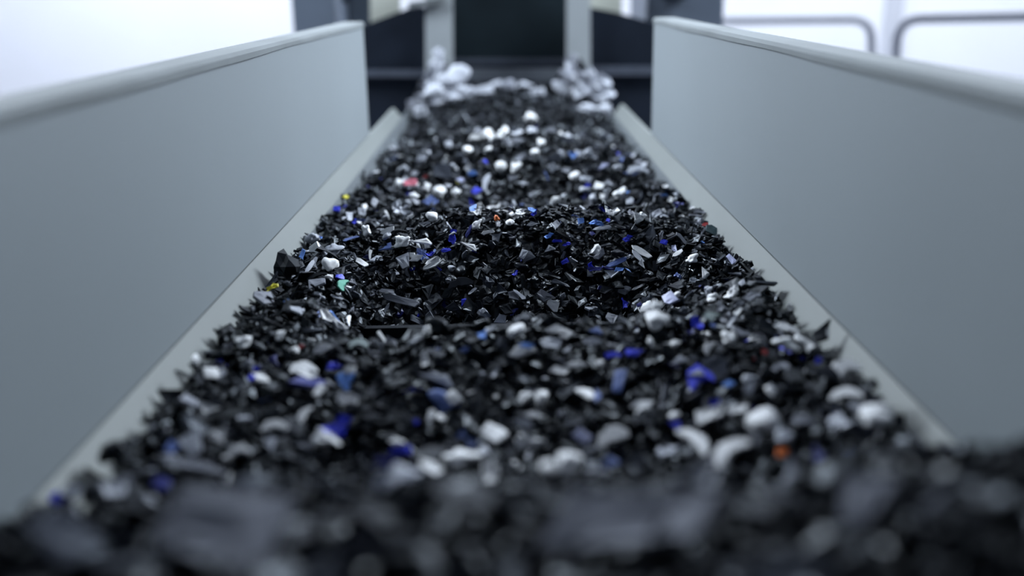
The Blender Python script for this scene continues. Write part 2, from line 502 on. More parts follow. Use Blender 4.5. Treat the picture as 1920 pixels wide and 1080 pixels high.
def slope_normal(x, y):
    i = min(max(int((x - GX0) / CELL), 0), NX - 1); j = min(max(int((y - GY0) / CELL), 0), NY - 1)
    n = np.array([-GX_[i, j], -GY_[i, j], 1.0]); return n / np.linalg.norm(n)


def xlim(y):
    return .236 if y > .5 else .244


def bulk(n, dlo, dhi, smin, smax, colours, kinds, tilt, top):
    cn, cp = list(colours), np.array(list(colours.values()), float); cp /= cp.sum()
    kn, kp = list(kinds), np.array(list(kinds.values()), float); kp /= kp.sum()
    ys_ = RNG.uniform(dlo, dhi, n); cs = RNG.choice(len(cn), n, p=cp); ks = RNG.choice(len(kn), n, p=kp)
    sz = smin + (smax - smin) * RNG.beta(1.3, 2.6, n)
    for i in range(n):
        y = ys_[i]; s = sz[i]
        lim = xlim(y) - s * .45
        x = RNG.uniform(-lim, lim)
        if ((x + .09) / .05) ** 2 + ((y - .875) / .042) ** 2 < 1: continue
        if abs(y - .895) < .02 and .05 < x < .15: continue
        kind = kn[ks[i]]; idx = int(RNG.integers(len(PROT[kind])))
        nr = slope_normal(x, y) + RNG.normal(0, tilt, 3)
        if nr[2] < .1: nr[2] = .3
        A = frame(nr, RNG.normal(0, 1, 3)) * s
        z = drop(kind, idx, A, x, y, commit=False)
        if z is None or z > ZC - HT_H[int((x - GX0) / CELL), int((y - GY0) / CELL)] + top + s * .12: continue      # the heap is full here
        drop(kind, idx, A, x, y)
        PIECES.append(dict(kind=kind, idx=idx, A=A, pos=np.array([x, y, z]), col=cn[cs[i]], s=s, label=None))


DARK = {'black': 70, 'charcoal': 17, 'dark grey': 7, 'grey': 3, 'pale grey': 2, 'white': .8, 'blue': .4, 'slate blue': .5, 'dark blue': .6}
KN = {'shard': 40, 'sliver': 25, 'curl': 6, 'chunk': 6, 'crumb': 13, 'scrap': 10}
# lower layers, then the top layer with more of the pale pieces
bulk(1500, .10, .45, .014, .034, {'black': 80, 'charcoal': 15, 'dark grey': 5}, KN, .45, -.006)
bulk(6200, .42, 1.45, .009, .024, DARK, KN, .5, -.005)
bulk(2800, 1.4, 2.88, .012, .028, {'black': 85, 'charcoal': 12, 'dark grey': 3}, KN, .5, -.006)
TOP = {'black': 55, 'charcoal': 19, 'dark grey': 11, 'grey': 7, 'pale grey': 4, 'white': 2.2, 'blue': .6, 'slate blue': .8, 'dark blue': .7, 'light blue': .3}
bulk(700, .12, .45, .016, .036, {'black': 78, 'charcoal': 14, 'dark grey': 5, 'grey': 3}, KN, .4, .001)
bulk(2900, .43, .9, .008, .025, {'black': 72, 'charcoal': 14, 'dark grey': 6, 'grey': 3.5, 'pale grey': 2.2, 'white': 1.2, 'blue': .3, 'slate blue': .4, 'dark blue': .5}, {'shard': 42, 'sliver': 26, 'curl': 5, 'chunk': 6, 'crumb': 12, 'scrap': 9}, .42, .001)
bulk(3400, .85, 1.25, .008, .024, TOP, {'shard': 42, 'sliver': 30, 'curl': 5, 'chunk': 6, 'crumb': 8, 'scrap': 9}, .42, .001)
bulk(2000, 1.2, 1.85, .011, .026, TOP, KN, .45, .001)
bulk(1500, 1.75, 2.88, .014, .030, {'black': 84, 'charcoal': 12, 'dark grey': 3, 'grey': 1}, KN, .45, .001)
print('bulk', len(PIECES))
for q in (.3, .5, .72, 1.1, 1.6, 2.2):
    jj = int((q - GY0) / CELL); print(q, (HGT[75:175, jj - 5:jj + 5] - ZC + HT_H[75:175, jj - 5:jj + 5]).mean().round(4), HGT[75:175, jj - 5:jj + 5].std().round(4))

# ------------------------------------------------------------------ the pieces that stand out, one by one, where they lie on the heap
# px, py (where the photo shows it), length px, width px, direction deg (0 = right, 90 = up), colour, shape, label (None: described further down)
HEROES = [
 # --- landmarks
 (538, 492, 72, 50, 92, 'black', 'crumb', 'tall rough black block standing against the left skirt, behind the yellow chip', 'upright black block'),
 (508, 536, 30, 12, 12, 'yellow', 'scrap', 'bright yellow chip at the left skirt in front of the upright black block', 'yellow chip'),
 (641, 532, 34, 20, 65, 'green', 'curl', 'bent mint green strip on the left flank of the middle mound', 'green strip'),
 (931, 409, 13, 12, 60, 'orange', 'chunk', 'small orange nugget on the crest of the middle mound', 'orange nugget'),
 (1472, 856, 24, 14, 5, 'orange', 'chunk', 'blurred orange chip on the front right slope', 'orange chip'),
 (769, 342, 32, 14, 32, 'pink', 'shard', 'long pinkish red piece left of centre behind the middle mound', 'pinkish red piece'),
 (797, 311, 11, 8, 30, 'red', 'shard', 'tiny red speck behind the long pinkish red piece', None),
 (860, 346, 11, 8, 0, 'yellow', 'shard', 'tiny yellow speck beside pale blue chips behind the middle mound', 'yellow speck'),
 (648, 368, 14, 8, 10, 'yellow', 'shard', 'small yellow chip on the left skirt above two blue chips', None),
 (1322, 420, 14, 9, 20, 'red', 'shard', 'faded red chip at the right skirt beside a dark teal flake', None),
 (1334, 431, 26, 20, 10, 'teal', 'shard', 'dark teal flake at the right skirt under the faded red chip', None),
 (1412, 655, 13, 9, 80, 'red', 'shard', 'left one of two small red chips on the right flank of the front mound', None),
 (1434, 659, 14, 10, 85, 'red', 'shard', 'right one of two small red chips on the right flank of the front mound', None),
 (565, 648, 15, 8, 20, 'red', 'shard', 'dark red chip on the left flank between white flakes', None),
 (1234, 598, 48, 34, -10, 'white', 'chunk', 'largest white lump at the foot of the middle mound, right of the cleat', 'largest white lump'),
 (1229, 571, 26, 22, 60, 'white', 'chunk', 'white lump sitting right behind the largest white lump', None),
 (623, 599, 66, 20, -43, 'white', 'scrap', 'long jagged white strip on the left flank, left of the hollow', 'jagged white strip'),
 (1039, 572, 36, 24, -70, 'white', 'shard', 'pointed white wedge low on the face of the middle mound', 'white wedge'),
 (1023, 558, 32, 24, 20, 'grey', 'shard', 'grey plate touching the pointed white wedge', None),
 (750, 561, 76, 15, -13, 'grey', 'sliver', 'long grey blade lying on the left face of the middle mound', 'grey blade'),
 (1310, 702, 50, 46, 20, 'blue', 'curl', 'largest vivid blue curl on the right of the front mound', 'vivid blue curl'),
 (630, 796, 64, 44, 15, 'blue', 'scrap', 'crumpled blue scrap on the front left slope', 'crumpled blue scrap'),
 (646, 709, 46, 32, 75, 'light blue', 'curl', 'bright light blue curved chip left of the front mound', 'light blue curl'),
 (1160, 722, 52, 24, 85, 'slate blue', 'shard', 'upright slate blue bar on the face of the front mound', 'slate blue bar'),
 (1156, 493, 44, 10, 18, 'slate blue', 'sliver', 'muted blue rod on the right face of the middle mound', 'muted blue rod'),
 (1540, 622, 58, 30, 100, 'black', 'shard', 'black spike standing at the right skirt above the white lumps', 'black spike'),
 (1372, 540, 46, 26, 38, 'white', 'scrap', 'jagged white scrap near the right skirt beside a black heap of flakes', 'jagged white scrap'),
 (1476, 613, 46, 18, -14, 'white', 'curl', 'bent white tube piece near the right skirt', 'bent white tube piece'),
 (1430, 790, 58, 38, 5, 'white', 'chunk', 'round white lump on the front right slope', 'round white lump'),
 (867, 855, 76, 30, -3, 'white', 'chunk', 'flat oval white lump on the front slope, left of centre', 'oval white lump'),
 (1145, 813, 66, 36, 25, 'white', 'curl', 'white crescent on the front slope right of centre', 'white crescent'),
 (360, 822, 64, 46, 80, 'pale grey', 'shard', 'big pale grey triangle on the front left slope', 'pale grey triangle'),
 (220, 905, 60, 56, 70, 'pale grey', 'shard', 'blurred pale triangle low by the left skirt', 'blurred pale triangle'),
 (220, 842, 66, 60, 80, 'black', 'crumb', 'rough black clump leaning on the left skirt', None),
 (1173, 576, 24, 14, 95, 'blue', 'shard', 'vivid blue chip upright low on the middle mound', 'vivid blue chip'),
 (1309, 603, 32, 20, -35, 'blue', 'scrap', 'vivid blue scrap right of the largest white lump', 'vivid blue scrap'),
 (682, 330, 34, 6, 92, 'black', 'sliver', 'thin black sliver standing up against the left skirt', None),
 # --- left flank and middle mound
 (637, 518, 20, 8, 30, 'blue', 'sliver', None, None), (619, 494, 32, 28, 20, 'white', 'chunk', None, None), (628, 466, 36, 20, 10, 'pale grey', 'chunk', None, None),
 (725, 445, 30, 11, 25, 'white', 'sliver', None, None), (753, 459, 35, 18, 5, 'white', 'chunk', None, None), (790, 454, 40, 14, 14, 'white', 'shard', None, None),
 (756, 486, 38, 30, 70, 'pale grey', 'shard', None, None), (779, 485, 30, 13, 25, 'white', 'shard', None, None), (809, 510, 42, 18, 22, 'white', 'scrap', None, None),
 (847, 448, 20, 15, 80, 'blue', 'scrap', None, None), (850, 430, 14, 10, 10, 'blue', 'shard', None, None), (869, 443, 33, 14, -20, 'white', 'shard', None, None),
 (894, 430, 28, 13, 45, 'white', 'chunk', None, None), (915, 435, 26, 8, 12, 'white', 'sliver', None, None), (878, 460, 36, 13, -16, 'white', 'shard', None, None),
 (956, 415, 18, 10, 5, 'white', 'chunk', None, None), (933, 447, 24, 20, 10, 'grey', 'shard', None, None), (806, 476, 19, 10, 5, 'blue', 'scrap', None, None),
 (836, 473, 20, 8, 10, 'blue', 'sliver', None, None), (525, 627, 26, 20, 60, 'white', 'scrap', None, None), (450, 650, 31, 24, -20, 'white', 'chunk', None, None),
 (551, 655, 19, 12, 10, 'white', 'chunk', None, None), (537, 565, 15, 12, 80, 'light blue', 'shard', None, None), (609, 649, 32, 12, 32, 'white', 'curl', None, None),
 (672, 643, 38, 20, 5, 'grey green', 'curl', None, None), (633, 671, 30, 16, 20, 'blue', 'scrap', None, None), (581, 499, 38, 9, 58, 'pale grey', 'sliver', None, None),
 (678, 491, 28, 10, -44, 'white', 'sliver', None, None), (658, 446, 36, 5, 36, 'slate blue', 'sliver', None, None), (567, 474, 24, 10, 85, 'light blue', 'shard', None, None),
 (694, 477, 26, 7, 88, 'white', 'sliver', None, None), (686, 430, 17, 16, 40, 'white', 'chunk', None, None), (869, 571, 18, 10, 80, 'blue', 'shard', None, None),
 (975, 587, 32, 8, -50, 'pale grey', 'sliver', None, None), (937, 545, 30, 20, -40, 'dark grey', 'shard', None, None), (850, 599, 32, 20, -10, 'dark grey', 'shard', None, None),
 (966, 513, 15, 10, 20, 'blue', 'scrap', None, None), (800, 621, 20, 12, 20, 'white', 'chunk', None, None), (981, 490, 20, 15, 60, 'pale grey', 'shard', None, None),
 (862, 540, 52, 20, 20, 'charcoal', 'curl', None, None), (725, 545, 30, 9, 10, 'grey', 'sliver', None, None),
 (1003, 423, 17, 13, 30, 'blue', 'scrap', None, None), (1042, 420, 22, 12, 52, 'pale grey', 'shard', None, None), (1089, 413, 15, 12, 20, 'light blue', 'shard', None, None),
 (1119, 418, 28, 11, 12, 'light blue', 'scrap', None, None), (1140, 413, 9, 8, 0, 'blue', 'shard', None, None), (1176, 446, 23, 14, 10, 'blue', 'scrap', None, None),
 (1114, 460, 25, 15, 10, 'white', 'chunk', None, None), (1123, 469, 27, 11, 45, 'grey', 'shard', None, None), (1130, 440, 38, 8, 9, 'pale grey', 'sliver', None, None),
 (1045, 457, 20, 7, 5, 'blue', 'sliver', None, None), (1062, 459, 18, 8, 12, 'blue', 'scrap', None, None), (1031, 474, 21, 12, 10, 'light blue', 'scrap', None, None),
 (1059, 490, 15, 10, 20, 'blue', 'shard', None, None), (1108, 502, 20, 15, 70, 'blue', 'scrap', None, None), (1116, 518, 30, 8, -5, 'dark blue', 'sliver', None, None),
 (1203, 472, 46, 12, -40, 'white', 'sliver', None, None), (1196, 480, 36, 11, -62, 'pale grey', 'sliver', None, None), (1203, 503, 24, 10, -75, 'white', 'shard', None, None),
 (1150, 521, 32, 14, 0, 'pale grey', 'shard', None, None), (1166, 541, 19, 8, 0, 'light blue', 'shard', None, None), (1201, 588, 13, 10, 60, 'dark blue', 'shard', None, None),
 (1267, 554, 19, 16, 90, 'white', 'chunk', None, None), (1259, 568, 42, 20, -36, 'lilac', 'shard', None, None), (1148, 596, 34, 24, -75, 'grey', 'shard', None, None),
 (1172, 600, 34, 14, -60, 'dark grey', 'shard', None, None), (1337, 609, 13, 10, 0, 'slate blue', 'shard', None, None),
 (1301, 495, 27, 14, 5, 'white', 'chunk', None, None), (1319, 510, 26, 17, -60, 'white', 'shard', None, None), (1328, 540, 26, 20, -60, 'pale grey', 'scrap', None, None),
 (1336, 557, 25, 18, 5, 'white', 'chunk', None, None), (1409, 531, 20, 9, 25, 'white', 'shard', None, None), (1392, 528, 14, 10, 30, 'pale grey', 'shard', None, None),
 (1383, 582, 21, 13, 70, 'white', 'shard', None, None), (1372, 485, 26, 12, -65, 'lilac', 'shard', None, None), (1272, 481, 25, 8, 50, 'white', 'sliver', None, None),
 (1244, 454, 17, 11, 0, 'blue', 'shard', None, None), (1266, 465, 18, 12, -30, 'lilac', 'shard', None, None), (1278, 446, 32, 8, -62, 'grey', 'sliver', None, None),
 (1481, 576, 20, 12, 75, 'white', 'scrap', None, None), (1367, 631, 25, 22, 30, 'white', 'chunk', None, None), (1267, 643, 21, 13, -5, 'white', 'chunk', None, None),
 (1433, 623, 15, 12, 0, 'white', 'chunk', None, None), (1328, 646, 34, 18, 60, 'white', 'curl', None, None), (1472, 640, 46, 22, 10, 'white', 'chunk', None, None),
 (1497, 631, 25, 20, 80, 'white', 'chunk', None, None), (1334, 590, 32, 18, 25, 'grey green', 'shard', None, None), (1219, 640, 22, 12, 85, 'white', 'chunk', None, None),
 (1352, 574, 30, 18, 80, 'grey', 'shard', None, None), (1518, 645, 38, 16, 100, 'pale grey', 'shard', None, None), (1424, 600, 60, 14, -6, 'black', 'shard', None, None),
 (1410, 555, 34, 14, 35, 'grey', 'shard', None, None), (1440, 610, 44, 26, -20, 'charcoal', 'shard', None, None),
 # --- crest and face of the front mound
 (969, 618, 32, 24, -40, 'white', 'chunk', None, None), (978, 652, 52, 24, 0, 'white', 'shard', None, None), (989, 666, 30, 12, 10, 'light blue', 'shard', None, None),
 (1050, 612, 58, 24, -12, 'pale grey', 'shard', None, None), (1187, 656, 38, 14, -12, 'blue', 'shard', None, None), (1150, 665, 34, 12, -5, 'blue', 'sliver', None, None),
 (1116, 621, 25, 16, 10, 'slate blue', 'shard', None, None), (906, 645, 22, 17, 30, 'light blue', 'shard', None, None), (870, 656, 24, 12, 20, 'slate blue', 'shard', None, None),
 (1110, 650, 40, 16, 0, 'grey', 'shard', None, None), (1035, 655, 40, 26, 30, 'grey', 'shard', None, None), (795, 682, 34, 20, 70, 'white', 'scrap', None, None),
 (1050, 695, 40, 14, -20, 'white', 'shard', None, None), (1082, 682, 46, 12, -10, 'pale grey', 'shard', None, None), (1125, 680, 17, 13, 40, 'white', 'chunk', None, None),
 (980, 750, 46, 26, 70, 'pale grey', 'shard', None, None), (1003, 776, 42, 15, -10, 'pale grey', 'shard', None, None), (982, 792, 46, 18, -20, 'grey', 'shard', None, None),
 (1100, 735, 46, 26, -65, 'white', 'curl', None, None), (1205, 747, 52, 16, 10, 'pale grey', 'shard', None, None), (1120, 740, 16, 24, 0, 'slate blue', 'shard', None, None),
 (815, 720, 72, 22, -10, 'grey', 'shard', None, None), (850, 745, 34, 20, -50, 'pale grey', 'shard', None, None),
 # --- left of the front
 (485, 717, 36, 16, -15, 'white', 'chunk', None, None), (470, 716, 18, 13, 80, 'blue', 'shard', None, None), (480, 693, 16, 12, 60, 'blue', 'shard', None, None),
 (390, 766, 42, 20, -10, 'white', 'shard', None, None), (596, 736, 32, 18, 60, 'pale grey', 'shard', None, None), (650, 746, 36, 30, 40, 'pale grey', 'scrap', None, None),
 (570, 775, 42, 18, 60, 'pale grey', 'curl', None, None), (752, 846, 38, 16, -5, 'blue', 'shard', None, None), (745, 828, 32, 14, 0, 'white', 'chunk', None, None),
 (410, 812, 40, 28, -50, 'pale grey', 'shard', None, None), (360, 871, 120, 18, 3, 'grey', 'shard', None, None), (605, 842, 52, 36, 40, 'pale grey', 'scrap', None, None),
 (510, 830, 36, 26, -70, 'grey', 'shard', None, None), (450, 842, 42, 22, 10, 'pale grey', 'curl', None, None), (810, 876, 50, 24, -10, 'white', 'shard', None, None),
 (740, 890, 104, 46, 20, 'pale grey', 'scrap', None, None), (917, 885, 54, 36, 60, 'white', 'scrap', None, None), (925, 810, 48, 34, 50, 'pale grey', 'shard', None, None),
 (805, 810, 30, 14, 80, 'pale grey', 'sliver', None, None), (885, 831, 32, 16, -15, 'slate blue', 'shard', None, None), (868, 815, 22, 16, 70, 'slate blue', 'shard', None, None),
 (107, 932, 30, 22, -35, 'blue', 'shard', None, None), (132, 920, 42, 24, 15, 'pale grey', 'shard', None, None),
 (302, 905, 36, 30, 20, 'dark blue', 'shard', None, None), (320, 836, 24, 20, 50, 'slate blue', 'shard', None, None), (568, 686, 54, 22, 20, 'pale grey', 'curl', None, None),
 (575, 700, 46, 18, 0, 'pale grey', 'shard', None, None), (600, 652, 34, 12, 35, 'pale grey', 'curl', None, None), (655, 690, 28, 18, 20, 'white', 'shard', None, None),
 (515, 800, 52, 20, 15, 'pale grey', 'curl', None, None), (777, 790, 16, 12, 20, 'blue', 'shard', None, None),
 # --- right of the front
 (990, 830, 58, 34, -25, 'white', 'scrap', None, None), (1065, 862, 54, 40, 20, 'pale grey', 'chunk', None, None), (1030, 893, 34, 22, 10, 'white', 'chunk', None, None),
 (1092, 815, 42, 28, -10, 'lilac', 'shard', None, None), (1310, 722, 32, 15, 10, 'grey', 'shard', None, None), (1337, 750, 24, 16, 10, 'blue', 'shard', None, None),
 (1365, 715, 26, 12, 10, 'light blue', 'shard', None, None), (1447, 735, 27, 18, 90, 'white', 'chunk', None, None), (1405, 728, 26, 18, 70, 'grey', 'shard', None, None),
 (1332, 773, 62, 26, 12, 'white', 'shard', None, None), (1382, 768, 46, 16, -5, 'pale grey', 'shard', None, None), (1305, 822, 82, 34, -65, 'pale grey', 'curl', None, None),
 (1265, 778, 24, 14, 20, 'white', 'chunk', None, None), (1265, 797, 28, 20, -20, 'blue', 'shard', None, None), (1365, 803, 32, 14, 10, 'slate blue', 'shard', None, None),
 (1367, 846, 76, 40, 55, 'pale grey', 'curl', None, None), (1330, 895, 74, 32, 30, 'grey', 'shard', None, None), (1585, 686, 54, 34, 30, 'pale grey', 'curl', None, None),
 (1585, 733, 60, 24, -12, 'white', 'curl', None, None), (1645, 771, 66, 36, 20, 'white', 'chunk', None, None), (1567, 786, 36, 26, 60, 'grey', 'shard', None, None),
 (1472, 818, 32, 26, -40, 'grey', 'chunk', None, None), (1535, 674, 17, 14, 20, 'blue', 'shard', None, None), (1535, 850, 38, 26, 85, 'dark blue', 'shard', None, None),
 (1275, 690, 34, 16, 40, 'grey', 'shard', None, None), (1555, 700, 46, 26, -30, 'charcoal', 'curl', None, None), (1140, 862, 46, 24, 10, 'slate blue', 'scrap', None, None),
 (1115, 885, 60, 20, 5, 'pale grey', 'shard', None, None),
 # --- nearest, far out of focus
 (425, 960, 190, 130, -25, 'grey', 'shard', 'big blurred grey plate in the nearest heap, left of centre', None),
 (1180, 965, 330, 100, -4, 'grey', 'shard', 'widest blurred grey plate across the nearest heap', None),
 (1620, 920, 130, 90, 30, 'grey', 'shard', 'blurred grey flake in the nearest heap at right', None),
 (110, 1010, 150, 90, -10, 'dark grey', 'shard', 'blurred dark grey flake in the bottom left corner', None),
 (1480, 1050, 180, 70, 0, 'dark grey', 'shard', 'blurred dark grey flake at the bottom, right of centre', None),
 (690, 1020, 200, 80, 10, 'charcoal', 'shard', 'blurred charcoal flake at the bottom, left of centre', None),
 # --- behind the middle mound
 (926, 249, 36, 20, 10, 'white', 'scrap', None, None), (896, 261, 38, 10, 8, 'white', 'shard', None, None), (877, 280, 19, 14, 0, 'white', 'chunk', None, None),
 (916, 278, 17, 14, 70, 'white', 'chunk', None, None), (842, 271, 14, 13, 0, 'pale grey', 'chunk', None, None), (939, 310, 23, 18, 0, 'white', 'chunk', None, None),
 (910, 340, 44, 13, 75, 'pale grey', 'curl', None, None), (907, 313, 15, 9, 10, 'blue', 'shard', None, None), (863, 336, 18, 10, 5, 'lilac', 'shard', None, None),
 (886, 342, 21, 12, -10, 'light blue', 'shard', None, None), (893, 357, 17, 14, -40, 'blue', 'shard', None, None), (884, 379, 19, 12, 80, 'blue', 'shard', None, None),
 (887, 391, 15, 13, 10, 'light blue', 'shard', None, None), (747, 342, 23, 18, 70, 'white', 'chunk', None, None), (824, 356, 27, 20, 30, 'white', 'chunk', None, None),
 (799, 350, 17, 12, 0, 'white', 'chunk', None, None), (776, 367, 20, 12, -25, 'white', 'chunk', None, None), (855, 361, 19, 16, 0, 'white', 'chunk', None, None),
 (756, 307, 26, 22, 20, 'pale grey', 'shard', None, None), (779, 317, 19, 12, 15, 'pale grey', 'shard', None, None), (790, 296, 25, 18, 80, 'grey', 'shard', None, None),
 (829, 326, 40, 34, 30, 'dark grey', 'shard', None, None), (631, 391, 16, 13, 30, 'blue', 'shard', None, None), (648, 383, 19, 13, 10, 'dark blue', 'shard', None, None),
 (678, 400, 36, 11, 6, 'slate blue', 'shard', None, None), (654, 405, 23, 14, 75, 'pale grey', 'shard', None, None), (666, 414, 14, 12, 60, 'blue', 'shard', None, None),
 (742, 389, 30, 20, 70, 'pale grey', 'scrap', None, None), (703, 379, 21, 14, 80, 'pale grey', 'shard', None, None), (809, 405, 23, 14, 0, 'white', 'chunk', None, None),
 (896, 400, 21, 18, 20, 'white', 'scrap', None, None), (808, 375, 27, 20, -35, 'slate blue', 'shard', None, None), (760, 395, 18, 14, 50, 'pale grey', 'shard', None, None),
 (943, 247, 20, 16, 0, 'white', 'chunk', None, None), (998, 247, 18, 12, -20, 'pale grey', 'chunk', None, None), (1016, 283, 15, 13, 0, 'white', 'chunk', None, None),
 (1003, 286, 17, 12, 0, 'white', 'chunk', None, None), (966, 313, 27, 20, 85, 'white', 'chunk', None, None), (1051, 298, 14, 12, 0, 'pale grey', 'chunk', None, None),
 (1103, 284, 16, 14, 0, 'pale grey', 'chunk', None, None), (1076, 291, 22, 12, 5, 'light blue', 'shard', None, None), (1078, 326, 22, 16, 20, 'white', 'chunk', None, None),
 (1099, 335, 25, 10, -8, 'pale grey', 'shard', None, None), (1124, 346, 23, 13, -15, 'white', 'shard', None, None), (1102, 347, 15, 10, 0, 'blue', 'shard', None, None),
 (1128, 368, 18, 14, -40, 'white', 'shard', None, None), (1112, 370, 14, 12, 0, 'pale grey', 'chunk', None, None), (1163, 360, 38, 23, 80, 'white', 'chunk', None, None),
 (1195, 317, 42, 18, 8, 'pale grey', 'curl', None, None), (1160, 318, 19, 12, -15, 'pale grey', 'chunk', None, None), (1149, 396, 28, 20, -30, 'white', 'scrap', None, None),
 (1199, 401, 32, 26, 60, 'white', 'scrap', None, None), (1230, 403, 26, 18, 70, 'pale grey', 'shard', None, None), (1257, 374, 18, 10, 85, 'white', 'shard', None, None),
 (1268, 364, 14, 10, 60, 'pale grey', 'chunk', None, None), (1002, 355, 26, 9, 12, 'pale grey', 'shard', None, None), (963, 335, 20, 11, 20, 'grey', 'shard', None, None),
 (1131, 313, 28, 12, 60, 'lilac', 'shard', None, None), (1096, 372, 13, 10, 60, 'dark blue', 'shard', None, None), (974, 397, 22, 11, 15, 'white', 'scrap', None, None),
 (998, 397, 16, 10, 0, 'light blue', 'shard', None, None), (1040, 300, 28, 16, 20, 'dark grey', 'shard', None, None), (1060, 262, 40, 14, 10, 'dark grey', 'shard', None, None),
 (1035, 250, 24, 12, -30, 'grey', 'shard', None, None), (970, 262, 30, 10, 0, 'grey', 'shard', None, None),
 # --- far white lumps under the chute
 (995, 219, 23, 20, 0, 'white', 'chunk', 'lone white lump on the dark far heap in mid-trough', 'lone white lump'),
 (833, 150, 46, 36, 20, 'white', 'chunk', None, None), (875, 142, 42, 36, 40, 'white', 'chunk', None, None), (845, 184, 38, 26, 10, 'pale grey', 'chunk', None, None),
 (790, 208, 30, 24, 40, 'pale grey', 'chunk', None, None), (800, 170, 56, 44, 60, 'pale grey', 'scrap', None, None), (818, 130, 52, 34, 70, 'white', 'scrap', None, None),
 (900, 168, 50, 16, 8, 'pale grey', 'shard', None, None), (953, 160, 30, 26, 0, 'white', 'chunk', None, None), (1033, 140, 30, 24, -20, 'white', 'chunk', None, None),
 (1052, 163, 38, 24, -30, 'white', 'chunk', None, None), (1085, 140, 50, 34, -70, 'white', 'scrap', None, None), (1122, 155, 50, 34, -60, 'pale grey', 'scrap', None, None),
 (1106, 200, 50, 24, -5, 'pale grey', 'chunk', None, None), (1122, 182, 50, 34, -50, 'pale grey', 'scrap', None, None), (1008, 172, 28, 14, 0, 'pale grey', 'shard', None, None),
 (860, 150, 46, 40, 20, 'white', 'chunk', None, None), (826, 165, 50, 40, 40, 'white', 'scrap', None, None), (808, 150, 50, 40, 60, 'white', 'scrap', None, None), (822, 112, 44, 28, 80, 'white', 'scrap', None, None),
 (795, 188, 50, 36, 60, 'pale grey', 'scrap', None, None), (866, 172, 44, 26, 10, 'pale grey', 'chunk', None, None), (1072, 118, 40, 26, -80, 'white', 'scrap', None, None), (1100, 150, 50, 40, -50, 'white', 'scrap', None, None),
 (1096, 172, 50, 36, -30, 'pale grey', 'scrap', None, None), (1130, 178, 46, 34, -50, 'pale grey', 'scrap', None, None), (1068, 150, 40, 28, -40, 'white', 'chunk', None, None), (925, 158, 36, 20, 10, 'pale grey', 'chunk', None, None), (985, 160, 34, 20, -5, 'pale grey', 'chunk', None, None),
 (775, 192, 34, 24, 60, 'pale grey', 'scrap', None, None), (812, 196, 40, 26, 30, 'pale grey', 'chunk', None, None), (1140, 205, 34, 22, -40, 'grey', 'scrap', None, None),
]


def hit(px, py):
    """Where the line of sight through a pixel meets the heap as it now lies."""
    v = ray(px, py)
    t = np.arange(.12, 3.3, .0012)
    P = CAM + t[:, None] * v
    ix = np.floor((P[:, 0] - GX0) / CELL).astype(int); iy = np.floor((P[:, 1] - GY0) / CELL).astype(int)
    ok = (ix >= 0) & (ix < NX) & (iy >= 0) & (iy < NY)
    below = ok & (P[:, 2] <= HGT[np.clip(ix, 0, NX - 1), np.clip(iy, 0, NY - 1)])
    k = np.argmax(below)
    return P[k] if below[k] else None


LANDMARKS = []
# white lumps under the chute are heaped against its posts: a bank for them to lie on
for sx, y0 in ((-1, 2.62), (1, 2.62)):
    bank = np.exp(-((XX - sx * .175) / .055) ** 2 - ((YY - y0 - .05) / .2) ** 2)
    HGT = np.where(bank > .03, np.maximum(HGT, ZC - .285 + .115 * bank), HGT)
for n, (px, py, ln, wd, ang, col, kind, label, short) in enumerate(HEROES):
    # start a little low on the piece so that it stands on the spot where the photo shows its foot
    if label is None and py < 230: col = 'pale grey' if n % 3 else 'grey'  # white far pieces coloured greyer to offset the strong light there
    if label is None and 600 < py < 900 and ln < 100: col = {'pale grey': 'white', 'grey': 'pale grey'}.get(col, col)  # front pieces coloured a step lighter to make up for dim light
    P = hit(px, py + .25 * wd)
    if P is None: print('no hit', px, py); continue
    idx = int(RNG.integers(len(PROT[kind])))
    v = PROT[kind][idx][0]; asp = v[:, 1].max() - v[:, 1].min()
    y = P[1]; x = P[0]
    toc = CAM - P; dist = np.linalg.norm(toc); toc /= dist
    flat = ln > 100 or kind in ('chunk', 'crumb')
    nr = slope_normal(x, y) * (.8 if kind not in ('chunk', 'crumb') else 1.0) + toc * (.75 if kind not in ('chunk', 'crumb') else .35) + RNG.normal(0, .12, 3)
    if py < 230: nr = toc + np.array([0, 0, .3])
    a = math.radians(ang)
    tan = W2C.T @ np.array([math.cos(a), math.sin(a), 0.0])
    R = frame(nr, tan)
    foreY = abs((R.T @ toc)[2])               # how much the view squeezes its width
    Lm = ln / FPX * dist
    Wm = wd / FPX * dist / (max(.55, foreY) if abs(math.sin(a)) < .8 else 1.0)
    if kind in ('chunk', 'crumb'): A = R * np.array([Lm, Wm / asp, max(Wm, Lm * .45) * 1.0])[None, :]
    else: A = R * np.array([Lm, Wm / asp, min(Lm, Wm * 1.6)])[None, :]
    z = None
    for it in range(8):
        lim = .247 - .3 * Lm
        x = min(max(x, -lim), lim) if y < 2.2 else x
        z = drop(kind, idx, A, x, y, commit=False)
        if z is None: break
        q = proj(np.array([x, y, z]))
        # slide along the heap until the middle of the piece is seen where the photo shows it
        x += (px - q[0]) * q[2] / FPX * .9
        s = min(.9, max(.15, .25 + y * .05))
        y += max(-.03, min(.03, (q[1] - py) / FPX * q[2] / s * .5))
    if z is None: print('lost', px, py); continue
    z = drop(kind, idx, A, x, y, sink=.06 * min(Lm, Wm))
    PIECES.append(dict(kind=kind, idx=idx, A=A, pos=np.array([x, y, z]), col=col, s=Lm, label=label, hero=True, short=short))
    q = proj(np.array([x, y, z])); e_ = math.hypot(q[0] - px, q[1] - py)
    if e_ > 12: print('off', px, py, ln, kind, col, (q[:2] - [px, py]).round())
    if short: LANDMARKS.append((short, np.array([x, y, z]), len(PIECES) - 1))
print('pieces', len(PIECES))

